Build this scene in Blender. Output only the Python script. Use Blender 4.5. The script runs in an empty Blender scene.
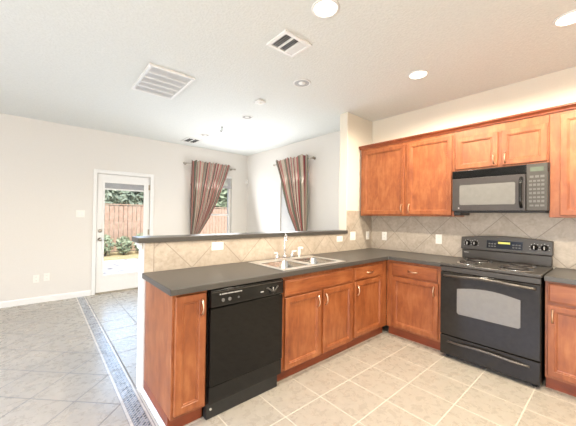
import bpy, bmesh, math, random
from mathutils import Vector, Matrix
random.seed(7)
scene = bpy.context.scene
COL = scene.collection
R = math.radians

# ------------------------------------------------------------------ camera
cam_data = bpy.data.cameras.new('camera')
cam_data.sensor_width = 36.0
cam_data.lens = 287.39 / 576 * 36
cam_data.clip_start = 0.05
cam_data.clip_end = 300
cam = bpy.data.objects.new('camera', cam_data)
COL.objects.link(cam)
yaw, pitch, roll = R(49.145), R(0.613), R(0.776)
fw = Vector((math.cos(yaw), math.sin(yaw), 0)); rt = Vector((math.sin(yaw), -math.cos(yaw), 0)); up = Vector((0, 0, 1))
f2 = fw * math.cos(pitch) + up * math.sin(pitch); u2 = up * math.cos(pitch) - fw * math.sin(pitch)
r3 = rt * math.cos(roll) + u2 * math.sin(roll); u3 = u2 * math.cos(roll) - rt * math.sin(roll)
mw = Matrix((r3, u3, -f2)).transposed().to_4x4()
mw.translation = Vector((-3.691, -2.388, 1.362))
cam.matrix_world = mw
scene.camera = cam

# ------------------------------------------------------------------ world, sun, daylight, exposure
scene.view_settings.view_transform = 'Standard'
scene.view_settings.look = 'None'
scene.view_settings.exposure = 0.0
scene.view_settings.gamma = 1.0
scene.view_settings.use_curve_mapping = False
world = bpy.data.worlds.new('sky')
scene.world = world
world.use_nodes = True
wn = world.node_tree.nodes; wl = world.node_tree.links
bg = wn['Background']
sky = wn.new('ShaderNodeTexSky')
sky.sky_type = 'NISHITA'
sky.sun_disc = False
sky.sun_elevation = R(55)
sky.sun_rotation = R(200)
sky.dust_density = 2.0
wl.new(sky.outputs['Color'], bg.inputs['Color'])
bg.inputs['Strength'].default_value = 0.32

def light(name, kind, loc, direction, energy, color, **kw):
    d = bpy.data.lights.new(name, kind)
    d.energy = energy; d.color = color
    for k, v in kw.items(): setattr(d, k, v)
    o = bpy.data.objects.new(name, d); COL.objects.link(o)
    o.location = loc
    o.rotation_euler = Vector(direction).to_track_quat('-Z', 'Y').to_euler()
    return o

light('sun', 'SUN', (-6, -20, 30), (0.35, 0.85, -1.25), 4.2, (1, .96, .9), angle=R(1))
# unseen area lights added as fill, left of and behind the camera
light('living_fill', 'AREA', (-8.3, -1.2, 1.0), (1, .1, 1.1), 85, (.97, .97, 1), shape='RECTANGLE', size=4.6, size_y=2.0)  # added fill, tilted up to lift the ceiling
light('living_blue_fill', 'AREA', (-8.0, -0.4, 2.3), (1, 0, -1.1), 190, (.50, .65, 1), shape='RECTANGLE', size=4.0, size_y=1.2, spread=R(80))  # added blue fill, aimed down at the living floor
light('range_wall_fill', 'AREA', (-7.9, -3.3, 1.15), (1, .22, 0.52), 235, (1, .945, .865), shape='RECTANGLE', size=3.0, size_y=2.0)  # added warm fill, aimed across at the range wall
# daylight (sky and sunlit gravel) coming in through the two dining windows and the garden door
light('window_daylight', 'AREA', (-.88, 3.02, 1.40), (0.0, -1, .35), 31, (.96, .98, 1), shape='RECTANGLE', size=.95, size_y=1.6)
light('window_daylight', 'AREA', (-.38, 1.67, 1.40), (-1, 0, .35), 27, (.96, .98, 1), shape='RECTANGLE', size=.9, size_y=1.6)
light('door_daylight', 'AREA', (-2.54, 3.30, 1.10), (0, -1, -.5), 17, (.55, .74, 1), shape='RECTANGLE', size=.6, size_y=1.5)
# ceiling lamps of the kitchen that hang behind the camera's view
for lx, ly in ((-2.255, -2.163), (-.918, -3.3), (-2.255, -3.3)):
    light('lamp', 'SPOT', (lx, ly, 2.735), (0, 0, -1), 120, (1, .88, .70), spot_size=R(172), spot_blend=.35, shadow_soft_size=.07)

# ------------------------------------------------------------------ node helpers
class N:
    """a procedural material"""
    def __init__(s, name, rough=.5, base=None, metallic=0, spec=None, coat=0):
        s.m = bpy.data.materials.new(name); s.m.use_nodes = True
        s.t = s.m.node_tree; s.b = s.t.nodes['Principled BSDF']
        s.b.inputs['Roughness'].default_value = rough
        s.b.inputs['Metallic'].default_value = metallic
        if base: s.b.inputs['Base Color'].default_value = (*base, 1)
        if spec is not None: s.b.inputs['Specular IOR Level'].default_value = spec
        if coat:
            s.b.inputs['Coat Weight'].default_value = coat; s.b.inputs['Coat Roughness'].default_value = .06
        s._co = None
    def new(s, t, **kw):
        n = s.t.nodes.new(t)
        for k, v in kw.items(): setattr(n, k, v)
        return n
    def link(s, a, b): s.t.links.new(a, b)
    def co(s):
        if s._co is None: s._co = s.new('ShaderNodeTexCoord')
        return s._co.outputs['Object']
    def put(s, sock, v):
        if hasattr(v, 'is_output') or isinstance(v, bpy.types.NodeSocket): s.link(v, sock)
        elif isinstance(v, tuple) and len(v) == 3 and sock.type == 'RGBA': sock.default_value = (*v, 1)
        else: sock.default_value = v
    def ma(s, op, a, b=0.0, c=None):
        n = s.new('ShaderNodeMath', operation=op)
        s.put(n.inputs[0], a); s.put(n.inputs[1], b)
        if c is not None: s.put(n.inputs[2], c)
        return n.outputs[0]
    def mix(s, f, a, b, mode='MIX'):
        n = s.new('ShaderNodeMix', data_type='RGBA', blend_type=mode)
        s.put(n.inputs['Factor'], f); s.put(n.inputs[6], a); s.put(n.inputs[7], b)
        return n.outputs[2]
    def mapped(s, scale=(1, 1, 1), rot=(0, 0, 0), loc=(0, 0, 0), src=None):
        n = s.new('ShaderNodeMapping')
        n.inputs['Scale'].default_value = scale; n.inputs['Rotation'].default_value = rot; n.inputs['Location'].default_value = loc
        s.link(src or s.co(), n.inputs['Vector']); return n.outputs[0]
    def noise(s, vec, scale, detail=4, rough=.55, dist=0.0):
        n = s.new('ShaderNodeTexNoise')
        n.inputs['Scale'].default_value = scale; n.inputs['Detail'].default_value = detail
        n.inputs['Roughness'].default_value = rough; n.inputs['Distortion'].default_value = dist
        s.link(vec, n.inputs['Vector']); return n.outputs['Fac']
    def ramp(s, f, stops, interp='LINEAR'):
        n = s.new('ShaderNodeValToRGB'); e = n.color_ramp.elements
        n.color_ramp.interpolation = interp
        while len(e) < len(stops): e.new(.5)
        for i, (p, c) in enumerate(stops): e[i].position = p; e[i].color = (*c, 1)
        s.put(n.inputs[0], f); return n.outputs['Color']
    def xyz(s, vec=None):
        n = s.new('ShaderNodeSeparateXYZ'); s.link(vec or s.co(), n.inputs[0]); return n.outputs
    def color(s, c): s.put(s.b.inputs['Base Color'], c); return s
    def bump(s, h, strength=.2, dist=.01):
        n = s.new('ShaderNodeBump'); n.inputs['Strength'].default_value = strength; n.inputs['Distance'].default_value = dist
        s.link(h, n.inputs['Height']); s.link(n.outputs[0], s.b.inputs['Normal']); return s
    def smooth(s, v, a, b):
        n = s.new('ShaderNodeMapRange', interpolation_type='SMOOTHSTEP')
        s.put(n.inputs[0], v); n.inputs[1].default_value = a; n.inputs[2].default_value = b
        return n.outputs[0]
    def grid(s, u, v, p, u0, v0):
        """distance to the nearest grid line, and a random value per cell"""
        uu = s.ma('SUBTRACT', u, u0); vv = s.ma('SUBTRACT', v, v0)
        d = s.ma('MINIMUM', s.ma('PINGPONG', uu, p / 2), s.ma('PINGPONG', vv, p / 2))
        c = s.new('ShaderNodeCombineXYZ')
        s.link(s.ma('FLOOR', s.ma('DIVIDE', uu, p)), c.inputs[0]); s.link(s.ma('FLOOR', s.ma('DIVIDE', vv, p)), c.inputs[1])
        w = s.new('ShaderNodeTexWhiteNoise', noise_dimensions='3D'); s.link(c.outputs[0], w.inputs['Vector'])
        return d, w.outputs['Value']

def plain(name, base, rough=.5, metallic=0, var=.06, scale=30, **kw):
    n = N(name, rough, base, metallic, **kw)
    f = n.noise(n.co(), scale)
    lo = tuple(max(0, c * (1 - var)) for c in base); hi = tuple(min(1, c * (1 + var)) for c in base)
    n.color(n.ramp(f, [(.3, lo), (.7, hi)]))
    return n.m

def wood_mat(name, dark, mid, light_, horizontal=False, rough=.32, coat=0):
    n = N(name, rough, coat=coat)
    n.b.inputs['Coat Roughness'].default_value = .3
    oi = n.new('ShaderNodeObjectInfo')
    off = n.new('ShaderNodeVectorMath', operation='SCALE'); off.inputs[0].default_value = (7.1, 3.3, 5.7)
    n.link(oi.outputs['Random'], off.inputs['Scale'])
    add = n.new('ShaderNodeVectorMath', operation='ADD'); n.link(n.co(), add.inputs[0]); n.link(off.outputs[0], add.inputs[1])
    v = add.outputs[0]
    g = n.noise(n.mapped((2.2, 9, 9) if horizontal else (9, 9, 2.2), src=v), 2.0, 5, .6, .8)
    blotch = n.noise(v, 5.5, 3, .6)
    fine = n.noise(n.mapped((6, 120, 120) if horizontal else (120, 120, 6), src=v), 1.0, 2)
    f = n.ma('ADD', n.ma('MULTIPLY', g, .5), n.ma('ADD', n.ma('MULTIPLY', blotch, .38), n.ma('MULTIPLY', fine, .12)))
    n.color(n.ramp(f, [(.33, dark), (.5, mid), (.66, light_)]))
    n.bump(fine, .04, .002)
    return n.m

M = {}
M['wall'] = plain('wall_paint', (.70, .672, .632), .75, var=.012, scale=60)
M['lamp_warmed_wall'] = plain('lamp_warmed_wall_paint', (.73, .675, .575), .75, var=.012, scale=60)  # the house wall paint with the lamps' warm light put into its colour
n = N('ceiling_paint', .85)
tx = n.noise(n.co(), 55, 3, .6)
n.color(n.ramp(tx, [(.3, (.70, .72, .70)), (.7, (.755, .775, .755))])); n.bump(tx, .38, .012); M['ceiling'] = n.m
M['white'] = plain('white_paint', (.78, .775, .76), .4, var=.015)
M['white_plastic'] = plain('white_plastic', (.82, .80, .75), .35, var=.01)
M['slot'] = plain('outlet_slot', (.10, .095, .09), .6)
M['wood'] = wood_mat('stained_maple', (.165, .038, .010), (.27, .078, .022), (.37, .132, .046), rough=.42, coat=.2)
M['wood_h'] = wood_mat('stained_maple_across', (.165, .038, .010), (.27, .078, .022), (.37, .132, .046), True, rough=.42, coat=.2)
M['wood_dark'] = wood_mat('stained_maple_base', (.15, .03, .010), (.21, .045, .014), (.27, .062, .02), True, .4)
M['crown'] = wood_mat('stained_crown', (.14, .030, .010), (.20, .044, .014), (.26, .065, .02), True, .35)
M['pull'] = plain('brushed_copper_pull', (.66, .45, .31), .3, 1.0, .05)
M['chrome'] = plain('chrome', (.82, .82, .82), .12, 1.0, .02)
M['steel'] = plain('brushed_steel', (.80, .79, .77), .36, .9, .04, 60)
M['steel_bowl'] = plain('satin_steel_bowl', (.50, .49, .465), .26, 1.0, .06, 40)
M['nickel'] = plain('satin_nickel', (.42, .38, .32), .3, 1.0)
M['black'] = plain('black_enamel', (.008, .0078, .0075), .14, var=.2, spec=.35)
M['black_gloss'] = plain('black_glass', (.006, .0055, .005), .05, var=.2, spec=.28)
M['black_matte'] = plain('black_plastic', (.016, .016, .016), .45, var=.2)
M['charcoal'] = plain('charcoal_enamel', (.046, .040, .034), .33, var=.1)
M['coil'] = plain('burner_coil', (.035, .03, .028), .5, .2, .2)
M['range_black'] = plain('range_enamel', (.021, .018, .015), .09, var=.15, spec=.3)
M['oven_glass'] = plain('oven_glass_with_reflection', (.19, .18, .165), .08, var=.05)  # grey base paints in the bright room's reflection
M['mw_glass'] = plain('microwave_glass_with_reflection', (.17, .165, .155), .16, var=.04)  # screen lightened to grey, painting in the room's reflection
M['mw_body'] = plain('microwave_enamel', (.045, .039, .037), .3, var=.08)
M['button'] = plain('grey_button', (.11, .107, .10), .5)
M['print'] = plain('pale_print', (.38, .37, .36), .5)
M['vent_dark'] = plain('vent_shadow_gap', (.05, .05, .05), .8)
M['can'] = plain('lamp_can', (.32, .31, .30), .4)
M['iron'] = plain('dark_iron', (.05, .045, .04), .4, .6)
M['fence'] = wood_mat('cedar_fence', (.44, .275, .19), (.54, .36, .26), (.63, .45, .34), False, .85)
M['bark'] = plain('bark', (.12, .085, .055), .9, var=.3)

# laminate worktop
n = N('grey_laminate', .34)
sp = n.noise(n.co(), 420, 2)
n.color(n.ramp(sp, [(.35, (.046, .042, .037)), (.65, (.080, .074, .067))])); M['laminate'] = n.m

# floor: straight tiles, a mosaic strip, diagonal tiles beyond it
n = N('floor_tile', .3)
X, Y, Z = n.xyz()
d1, r1 = n.grid(X, Y, .345, -1.715, -1.595)
s2 = .70710678
U = n.ma('MULTIPLY', n.ma('ADD', X, Y), s2); V = n.ma('MULTIPLY', n.ma('SUBTRACT', X, Y), s2)
d2, r2 = n.grid(U, V, .345, (-3.23 + .437) * s2, (-3.23 - .437) * s2)
left = n.ma('LESS_THAN', X, -3.17)
d = n.ma('ADD', n.ma('MULTIPLY', d1, n.ma('SUBTRACT', 1.0, left)), n.ma('MULTIPLY', d2, left))
rr = n.ma('ADD', n.ma('MULTIPLY', r1, n.ma('SUBTRACT', 1.0, left)), n.ma('MULTIPLY', r2, left))
dbor = n.ma('MINIMUM', n.ma('ABSOLUTE', n.ma('SUBTRACT', X, -3.228)), n.ma('ABSOLUTE', n.ma('SUBTRACT', X, -3.102)))
mott = n.noise(n.mapped((1, 1, 1)), 13, 7, .7, .4)
mott2 = n.noise(n.mapped((1, 1, 1), loc=(4, 7, 0)), 34, 4, .6)
body = n.ramp(n.ma('ADD', n.ma('MULTIPLY', mott, .7), n.ma('MULTIPLY', mott2, .3)),
              [(.30, (.325, .285, .232)), (.5, (.370, .330, .272)), (.70, (.42, .380, .320))])
body = n.mix(n.ma('MULTIPLY', rr, .25), body, (.33, .29, .235))
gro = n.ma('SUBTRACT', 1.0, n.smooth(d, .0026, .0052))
tile = n.mix(gro, body, n.mix(n.ma('MAXIMUM', left, n.ma('GREATER_THAN', Y, .08)), (.54, .49, .41), (.20, .185, .17)))  # grout darkened outside the kitchen, painting in its contrast with reflecting tiles
# mosaic strip
mv = n.new('ShaderNodeCombineXYZ'); n.link(U, mv.inputs[0]); n.link(V, mv.inputs[1])
br = n.new('ShaderNodeTexBrick')
br.inputs['Scale'].default_value = 1.0; br.inputs['Mortar Size'].default_value = .0022
br.inputs['Brick Width'].default_value = .036; br.inputs['Row Height'].default_value = .018
br.inputs['Color1'].default_value = (.03, .04, .06, 1); br.inputs['Color2'].default_value = (.30, .32, .36, 1); br.inputs['Mortar'].default_value = (.50, .47, .42, 1)
n.link(mv.outputs[0], br.inputs['Vector'])
inm = n.ma('MULTIPLY', n.ma('GREATER_THAN', X, -3.206), n.ma('LESS_THAN', X, -3.120))
inb = n.ma('MULTIPLY', n.ma('GREATER_THAN', X, -3.228), n.ma('LESS_THAN', X, -3.102))
bline = n.ma('LESS_THAN', n.ma('MINIMUM', dbor, n.ma('MINIMUM', n.ma('ABSOLUTE', n.ma('SUBTRACT', X, -3.206)), n.ma('ABSOLUTE', n.ma('SUBTRACT', X, -3.120)))), .0028)
strip = n.mix(inm, (.58, .53, .46), br.outputs['Color'])
allc = n.mix(inb, tile, strip)
allc = n.mix(bline, allc, (.26, .24, .22))
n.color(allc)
n.put(n.b.inputs['Roughness'], n.ma('ADD', n.ma('MULTIPLY', gro, .35), n.ma('ADD', .20, n.ma('MULTIPLY', mott, .16))))
hh = n.ma('ADD', n.smooth(d, .002, .007), n.ma('MULTIPLY', mott, .5))
n.bump(hh, .25, .004); M['floor'] = n.m

# backsplash tile: diagonal tiles; U axis is world x+y (each wall only uses one of them)
def splash(name, u0, z0, border):
    n = N(name, .38)
    X, Y, Z = n.xyz()
    A = n.ma('ADD', X, Y)
    a = n.ma('SUBTRACT', A, u0); z = n.ma('SUBTRACT', Z, z0)
    U = n.ma('MULTIPLY', n.ma('ADD', a, z), s2); V = n.ma('MULTIPLY', n.ma('SUBTRACT', a, z), s2)
    d, r = n.grid(U, V, .345, 0, 0)
    if border is not None:
        bl = n.ma('LESS_THAN', A, border)
        db = n.ma('ABSOLUTE', n.ma('SUBTRACT', A, border))
        d = n.ma('MINIMUM', n.ma('ADD', d, bl), db)
    m1 = n.noise(n.co(), 8, 6, .68, .9); m2 = n.noise(n.co(), 40, 4)
    body = n.ramp(n.ma('ADD', n.ma('MULTIPLY', m1, .7), n.ma('MULTIPLY', m2, .3)),
                  [(.33, (.36, .30, .24)), (.5, (.46, .395, .325)), (.67, (.56, .495, .42))])
    body = n.mix(n.ma('MULTIPLY', r, .22), body, (.42, .35, .27))
    g = n.ma('SUBTRACT', 1.0, n.smooth(d, .0018, .0042))
    n.color(n.mix(g, body, (.29, .245, .20)))
    n.bump(n.ma('ADD', n.smooth(d, .001, .006), n.ma('MULTIPLY', m1, .4)), .25, .004)
    return n.m
M['splash_x'] = splash('splash_tile_peninsula', -2.711, .914, -3.018)
M['splash_y'] = splash('splash_tile_range_wall', -.62, .912, None)

# curtain stripes from the cloth's own width coordinate
n = N('striped_curtain', .9)
uv = n.new('ShaderNodeUVMap')
X, Y, Z = n.xyz(uv.outputs[0])
red, wine, beige, olive, brown, tan = (.36, .10, .095), (.18, .028, .035), (.50, .43, .35), (.17, .17, .125), (.055, .04, .037), (.38, .25, .20)
cell = n.ma('FLOOR', n.ma('MULTIPLY', X, 96.0))
wnz = n.new('ShaderNodeTexWhiteNoise', noise_dimensions='1D'); n.link(cell, wnz.inputs['W'])
n.color(n.ramp(wnz.outputs['Value'], [(0, red), (.23, beige), (.47, olive), (.68, wine), (.77, tan), (.87, brown), (.93, beige)], 'CONSTANT'))
weave = n.noise(n.mapped((400, 400, 60)), 1.0, 2); n.bump(weave, .15, .002)
n.b.inputs['Sheen Weight'].default_value = .2
M['curtain'] = n.m

# thin clear glass
n = N('window_glass', 0.0)
t = n.t; out = t.nodes['Material Output']
tr = n.new('ShaderNodeBsdfTransparent'); gl = n.new('ShaderNodeBsdfGlossy'); gl.inputs['Roughness'].default_value = 0.01
fr = n.new('ShaderNodeFresnel'); fr.inputs['IOR'].default_value = 1.35
tr.inputs['Color'].default_value = (.97, .98, .98, 1)
ms = n.new('ShaderNodeMixShader'); n.link(fr.outputs[0], ms.inputs[0]); n.link(tr.outputs[0], ms.inputs[1]); n.link(gl.outputs[0], ms.inputs[2])
n.link(ms.outputs[0], out.inputs['Surface']); M['glass'] = n.m

def emit(name, c, s):
    n = N(name, .5, c); n.b.inputs['Emission Color'].default_value = (*c, 1); n.b.inputs['Emission Strength'].default_value = s
    return n.m
M['bulb'] = emit('lit_lamp_lens', (1, .93, .80), 3.2)
M['digits'] = emit('clock_digits', (.55, .52, .12), .3)
M['lcd'] = plain('lcd_window', (.10, .12, .09), .25)

# outside
n = N('lawn', .95)
X, Y, Z = n.xyz()
g = n.noise(n.co(), 3.5, 6, .7); g2 = n.noise(n.co(), 60, 3)
n.color(n.ramp(n.ma('ADD', n.ma('MULTIPLY', g, .6), n.ma('MULTIPLY', g2, .4)), [(.3, (.33, .31, .13)), (.5, (.55, .45, .24)), (.7, (.68, .58, .36))])); M['lawn'] = n.m
n = N('white_gravel', .9)
vo = n.new('ShaderNodeTexVoronoi'); vo.inputs['Scale'].default_value = 5; n.link(n.co(), vo.inputs['Vector'])
n.color(n.ramp(vo.outputs['Distance'], [(.15, (.74, .72, .69)), (.60, (.66, .64, .61)), (.9, (.30, .29, .29))])); n.bump(vo.outputs['Distance'], .4, .05); M['gravel'] = n.m
def leaf(name, a, b, c):
    n = N(name, .7); f = n.noise(n.co(), 7, 4); n.color(n.ramp(f, [(.3, a), (.5, b), (.7, c)])); return n.m
M['leaf_dark'] = leaf('dark_leaves', (.19, .24, .17), (.30, .36, .26), (.43, .48, .37))
M['leaf_light'] = leaf('light_leaves', (.24, .29, .17), (.36, .42, .26), (.56, .60, .42))

# ------------------------------------------------------------------ mesh helpers
def bm_new(): return bmesh.new()
def add_box(bm, x0, x1, y0, y1, z0, z1):
    vs = [bm.verts.new((x, y, z)) for x in (x0, x1) for y in (y0, y1) for z in (z0, z1)]
    for q in ((0, 1, 3, 2), (4, 6, 7, 5), (0, 4, 5, 1), (2, 3, 7, 6), (0, 2, 6, 4), (1, 5, 7, 3)):
        bm.faces.new([vs[i] for i in q])
    return bm
def box(*a): return add_box(bm_new(), *a)
def add_cyl(bm, p0, p1, r0, r1=None, seg=20, caps=True):
    p0 = Vector(p0); p1 = Vector(p1); r1 = r0 if r1 is None else r1
    z = (p1 - p0).normalized(); x = z.orthogonal().normalized(); y = z.cross(x)
    A = []; B = []
    for i in range(seg):
        t = 2 * math.pi * i / seg; dv = x * math.cos(t) + y * math.sin(t)
        A.append(bm.verts.new(p0 + dv * r0)); B.append(bm.verts.new(p1 + dv * r1))
    for i in range(seg):
        j = (i + 1) % seg; f = bm.faces.new((A[i], A[j], B[j], B[i])); f.smooth = True
    if caps:
        bm.faces.new(A[::-1]); bm.faces.new(B)
    return bm
def add_tube(bm, pts, r, seg=10, closed=False):
    pts = [Vector(p) for p in pts]; n_ = len(pts); rings = []
    rs = r if isinstance(r, (list, tuple)) else [r] * n_
    prev = None
    for i, p in enumerate(pts):
        if closed: t = pts[(i + 1) % n_] - pts[i - 1]
        else: t = pts[min(i + 1, n_ - 1)] - pts[max(i - 1, 0)]
        t.normalize()
        if prev is None: x = t.orthogonal().normalized()
        else: x = (prev - t * prev.dot(t)).normalized()
        prev = x; y = t.cross(x)
        rings.append([bm.verts.new(p + (x * math.cos(2 * math.pi * k / seg) + y * math.sin(2 * math.pi * k / seg)) * rs[i]) for k in range(seg)])
    m = n_ if closed else n_ - 1
    for i in range(m):
        a = rings[i]; b = rings[(i + 1) % n_]
        for k in range(seg):
            j = (k + 1) % seg; f = bm.faces.new((a[k], a[j], b[j], b[k])); f.smooth = True
    if not closed:
        bm.faces.new(rings[0][::-1]); bm.faces.new(rings[-1])
    return bm
def add_lathe(bm, prof, origin=(0, 0, 0), axis='Z', seg=28):
    o = Vector(origin); rings = []
    for r_, h in prof:
        ring = []
        for k in range(seg):
            t = 2 * math.pi * k / seg; a, b = r_ * math.cos(t), r_ * math.sin(t)
            v = {'Z': (a, b, h), 'Y': (a, h, b), 'X': (h, a, b)}[axis]
            ring.append(bm.verts.new(o + Vector(v)))
        rings.append(ring)
    for a, b in zip(rings, rings[1:]):
        for k in range(seg):
            j = (k + 1) % seg; f = bm.faces.new((a[k], a[j], b[j], b[k])); f.smooth = True
    for ring in (rings[0], rings[-1]):
        if (ring[0].co - ring[seg // 2].co).length > 1e-6: bm.faces.new(ring)
    return bm
def add_prism(bm, outline, a, b, axis='X'):
    """outline: 2D points; extruded along axis from a to b"""
    def P(u, v, w): return {'X': (w, u, v), 'Y': (u, w, v), 'Z': (u, v, w)}[axis]
    A = [bm.verts.new(P(u, v, a)) for u, v in outline]; B = [bm.verts.new(P(u, v, b)) for u, v in outline]
    bm.faces.new(A); bm.faces.new(B[::-1])
    for i in range(len(A)):
        j = (i + 1) % len(A); bm.faces.new((A[i], B[i], B[j], A[j]))
    return bm
def cells(us, vs, fill, a, b, axis):
    """a slab with openings, one closed surface; axis is the thickness direction"""
    bm = bm_new()
    def P(u, v, w): return {'X': (w, u, v), 'Y': (u, w, v), 'Z': (u, v, w)}[axis]
    cache = {}
    def V(i, j, k):
        if (i, j, k) not in cache: cache[(i, j, k)] = bm.verts.new(P(us[i], vs[j], (a, b)[k]))
        return cache[(i, j, k)]
    nu, nv = len(us) - 1, len(vs) - 1
    F = lambda i, j: 0 <= i < nu and 0 <= j < nv and fill(i, j)
    for i in range(nu):
        for j in range(nv):
            if not F(i, j): continue
            bm.faces.new((V(i, j, 0), V(i, j + 1, 0), V(i + 1, j + 1, 0), V(i + 1, j, 0)))
            bm.faces.new((V(i, j, 1), V(i + 1, j, 1), V(i + 1, j + 1, 1), V(i, j + 1, 1)))
            for (di, dj, p, q) in ((-1, 0, (i, j), (i, j + 1)), (1, 0, (i + 1, j + 1), (i + 1, j)), (0, -1, (i + 1, j), (i, j)), (0, 1, (i, j + 1), (i + 1, j + 1))):
                if not F(i + di, j + dj):
                    bm.faces.new((V(*p, 0), V(*p, 1), V(*q, 1), V(*q, 0)))
    return bm
def obj(name, bm, mat, parent=None, bevel=0, seg=2, smooth=False, solid=0):
    bmesh.ops.recalc_face_normals(bm, faces=bm.faces)
    me = bpy.data.meshes.new(name); bm.to_mesh(me); bm.free()
    if smooth:
        for p in me.polygons: p.use_smooth = True
    me.materials.append(mat)
    o = bpy.data.objects.new(name, me); COL.objects.link(o)
    if parent: o.parent = parent
    if solid:
        m = o.modifiers.new('thickness', 'SOLIDIFY'); m.thickness = solid; m.offset = 0
    if bevel:
        m = o.modifiers.new('bevel', 'BEVEL'); m.width = bevel; m.segments = seg; m.limit_method = 'ANGLE'; m.angle_limit = R(40)
    return o
def tag(o, label, cat, group=None):
    o['label'] = label; o['category'] = cat
    if group: o['group'] = group
    return o
def thing(name, label, cat, loc=(0, 0, 0), rz=0, group=None):
    o = bpy.data.objects.new(name, None); COL.objects.link(o)
    o.empty_display_size = .1
    o.location = loc; o.rotation_euler = (0, 0, rz)
    return tag(o, label, cat, group)
def struct(name, bm, mat, parent=None, **kw):
    o = obj(name, bm, mat, parent, **kw)
    if parent is None: o['kind'] = 'structure'
    return o
def dup(root, loc, rz, label):
    r = root.copy(); COL.objects.link(r); r.location = loc; r.rotation_euler = (0, 0, rz); r['label'] = label
    for ch in root.children:
        c = ch.copy(); COL.objects.link(c); c.parent = r
        for g in ch.children:
            e = g.copy(); COL.objects.link(e); e.parent = c
    return r

# ------------------------------------------------------------------ the room
H = 2.768; YD = 3.371; XL, YR = -8.6, -5.4
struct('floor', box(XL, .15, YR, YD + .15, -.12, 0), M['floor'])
struct('ceiling', box(XL - .15, .15, YR - .15, YD + .15, H, H + .2), M['ceiling'])
# wall with the garden door and a window
DX0, DX1, DZ = -2.98, -2.115, 2.055
WX0, WX1, WZ0, WZ1 = -1.36, -.40, .55, 2.24
xs = [XL, DX0, DX1, WX0, WX1, 0]; zs = [0, WZ0, DZ, WZ1, H]
struct('wall_back', cells(xs, zs, lambda i, j: not ((i == 1 and j < 2) or (i == 3 and j in (1, 2))), YD, YD + .15, 'Y'), M['wall'])
# wall with the range and, beyond the partition, another window
VY0, VY1, VZ0, VZ1 = 1.32, 2.12, .55, 2.24
struct('wall_range', box(0, .15, YR, .001, 0, H), M['lamp_warmed_wall'])
ys = [.001, VY0, VY1, YD + .15]; zs = [0, VZ0, VZ1, H]
wr = struct('wall_right', cells(ys, zs, lambda i, j: not (i == 1 and j == 1), 0, .15, 'X'), M['wall'])
struct('wall_left', box(XL - .15, XL, YR, YD + .15, 0, H), M['wall'])
struct('wall_rear', box(XL - .15, .15, YR - .15, YR, 0, H), M['wall'])
# full-height partition stub and the half wall behind the sink
XS = -.595; XE = -3.09; TW = .13
struct('wall_partition', box(XS, 0, 0, TW, 0, H), M['lamp_warmed_wall'], bevel=.008, seg=3)
bm = bm_new()
oc = [(XE, .02), (XE + .006, .006), (XE + .02, 0), (XS, 0), (XS, TW), (XE + .02, TW), (XE + .006, TW - .006), (XE, TW - .02)]
add_prism(bm, oc, 0, 1.142, 'Z')
hw = struct('wall_peninsula', bm, M['wall'])
t = .008
obj('tile_backsplash', box(XE + .012, XS, -t, 0, .9145, 1.142), M['splash_x'], hw)
wp = bpy.data.objects['wall_partition']
obj('tile_backsplash', box(XS + .002, -t, -t, 0, .9145, 1.447), M['splash_x'], wp)
obj('tile_backsplash', box(-t, 0, -3.2, 0, .9145, 1.447), M['splash_y'], bpy.data.objects['wall_range'])
# small moulding under the ledge, at the free end of the half wall
bm = bm_new()
add_prism(bm, [(XE - .001, 1.141), (XE - .026, 1.141), (XE - .024, 1.128), (XE - .014, 1.116), (XE - .010, 1.10), (XE - .001, 1.085)], .004, TW - .004, 'Y')
obj('end_moulding', bm, M['white'], hw)
# skirtings
bb = [(0, 0), (-.014, 0), (-.014, .075), (-.008, .09), (0, .09)]
struct('baseboard_back', add_prism(bm_new(), [(YD + u, v) for u, v in bb], XL, -3.025, 'X'), M['white'])
struct('baseboard_far', add_prism(bm_new(), [(YD + u, v) for u, v in bb], -2.062, 0, 'X'), M['white'])
struct('baseboard_right', add_prism(bm_new(), [(u, v) for u, v in bb], TW, YD, 'Y'), M['white'])
struct('baseboard_peninsula', add_prism(bm_new(), [(-3.069 - u * .0 - w, v) for u, w, v in ((0, 0, 0), (0, .014, 0), (0, .013, .02), (0, .008, .032), (0, 0, .036))], -.56, 0, 'Y'), M['white'])
# door casing
bm = cells([-3.02, -2.965, -2.13, -2.067], [0, 2.05, 2.108], lambda i, j: not (i == 1 and j == 0), YD - .02, YD + .001, 'Y')
struct('trim_1', bm, M['white'], bevel=.006)
bm = cells([DX0, DX0 + .016, DX1 - .016, DX1], [0, DZ - .014, DZ], lambda i, j: not (i == 1 and j == 0), YD + .004, YD + .14, 'Y')
struct('trim_2', bm, M['white'])
struct('trim_3', box(DX0 + .016, DX1 - .016, YD - .01, YD + .14, 0, .018), M['nickel'], bevel=.004)

# the garden door
dx0, dx1 = DX0 + .02, DX1 - .02; gx0, gx1, gz0, gz1 = -2.862, -2.226, .30, 1.905
dy = YD + .012
door = struct('door_1', cells([dx0, gx0, gx1, dx1], [.022, gz0, gz1, 2.036], lambda i, j: not (i == 1 and j == 1), dy, dy + .044, 'Y'), M['white'], bevel=.004)
obj('glass_pane', box(gx0 - .004, gx1 + .004, dy + .018, dy + .026, gz0 - .004, gz1 + .004), M['glass'], door)
bm = cells([gx0 - .022, gx0 + .012, gx1 - .012, gx1 + .022], [gz0 - .022, gz0 + .012, gz1 - .012, gz1 + .022], lambda i, j: not (i == 1 and j == 1), dy - .009, dy + .002, 'Y')
obj('glass_frame', bm, M['white'], door, bevel=.004)
M['blind'] = plain('grey_blind', (.40, .40, .42), .7)
bm = bm_new()
for k in range(9): add_box(bm, gx0 + .014, gx1 - .014, dy + .002, dy + .016, 1.80 + k * .0105, 1.808 + k * .0105)
bl = obj('raised_blind', bm, M['blind'], door)
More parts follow.
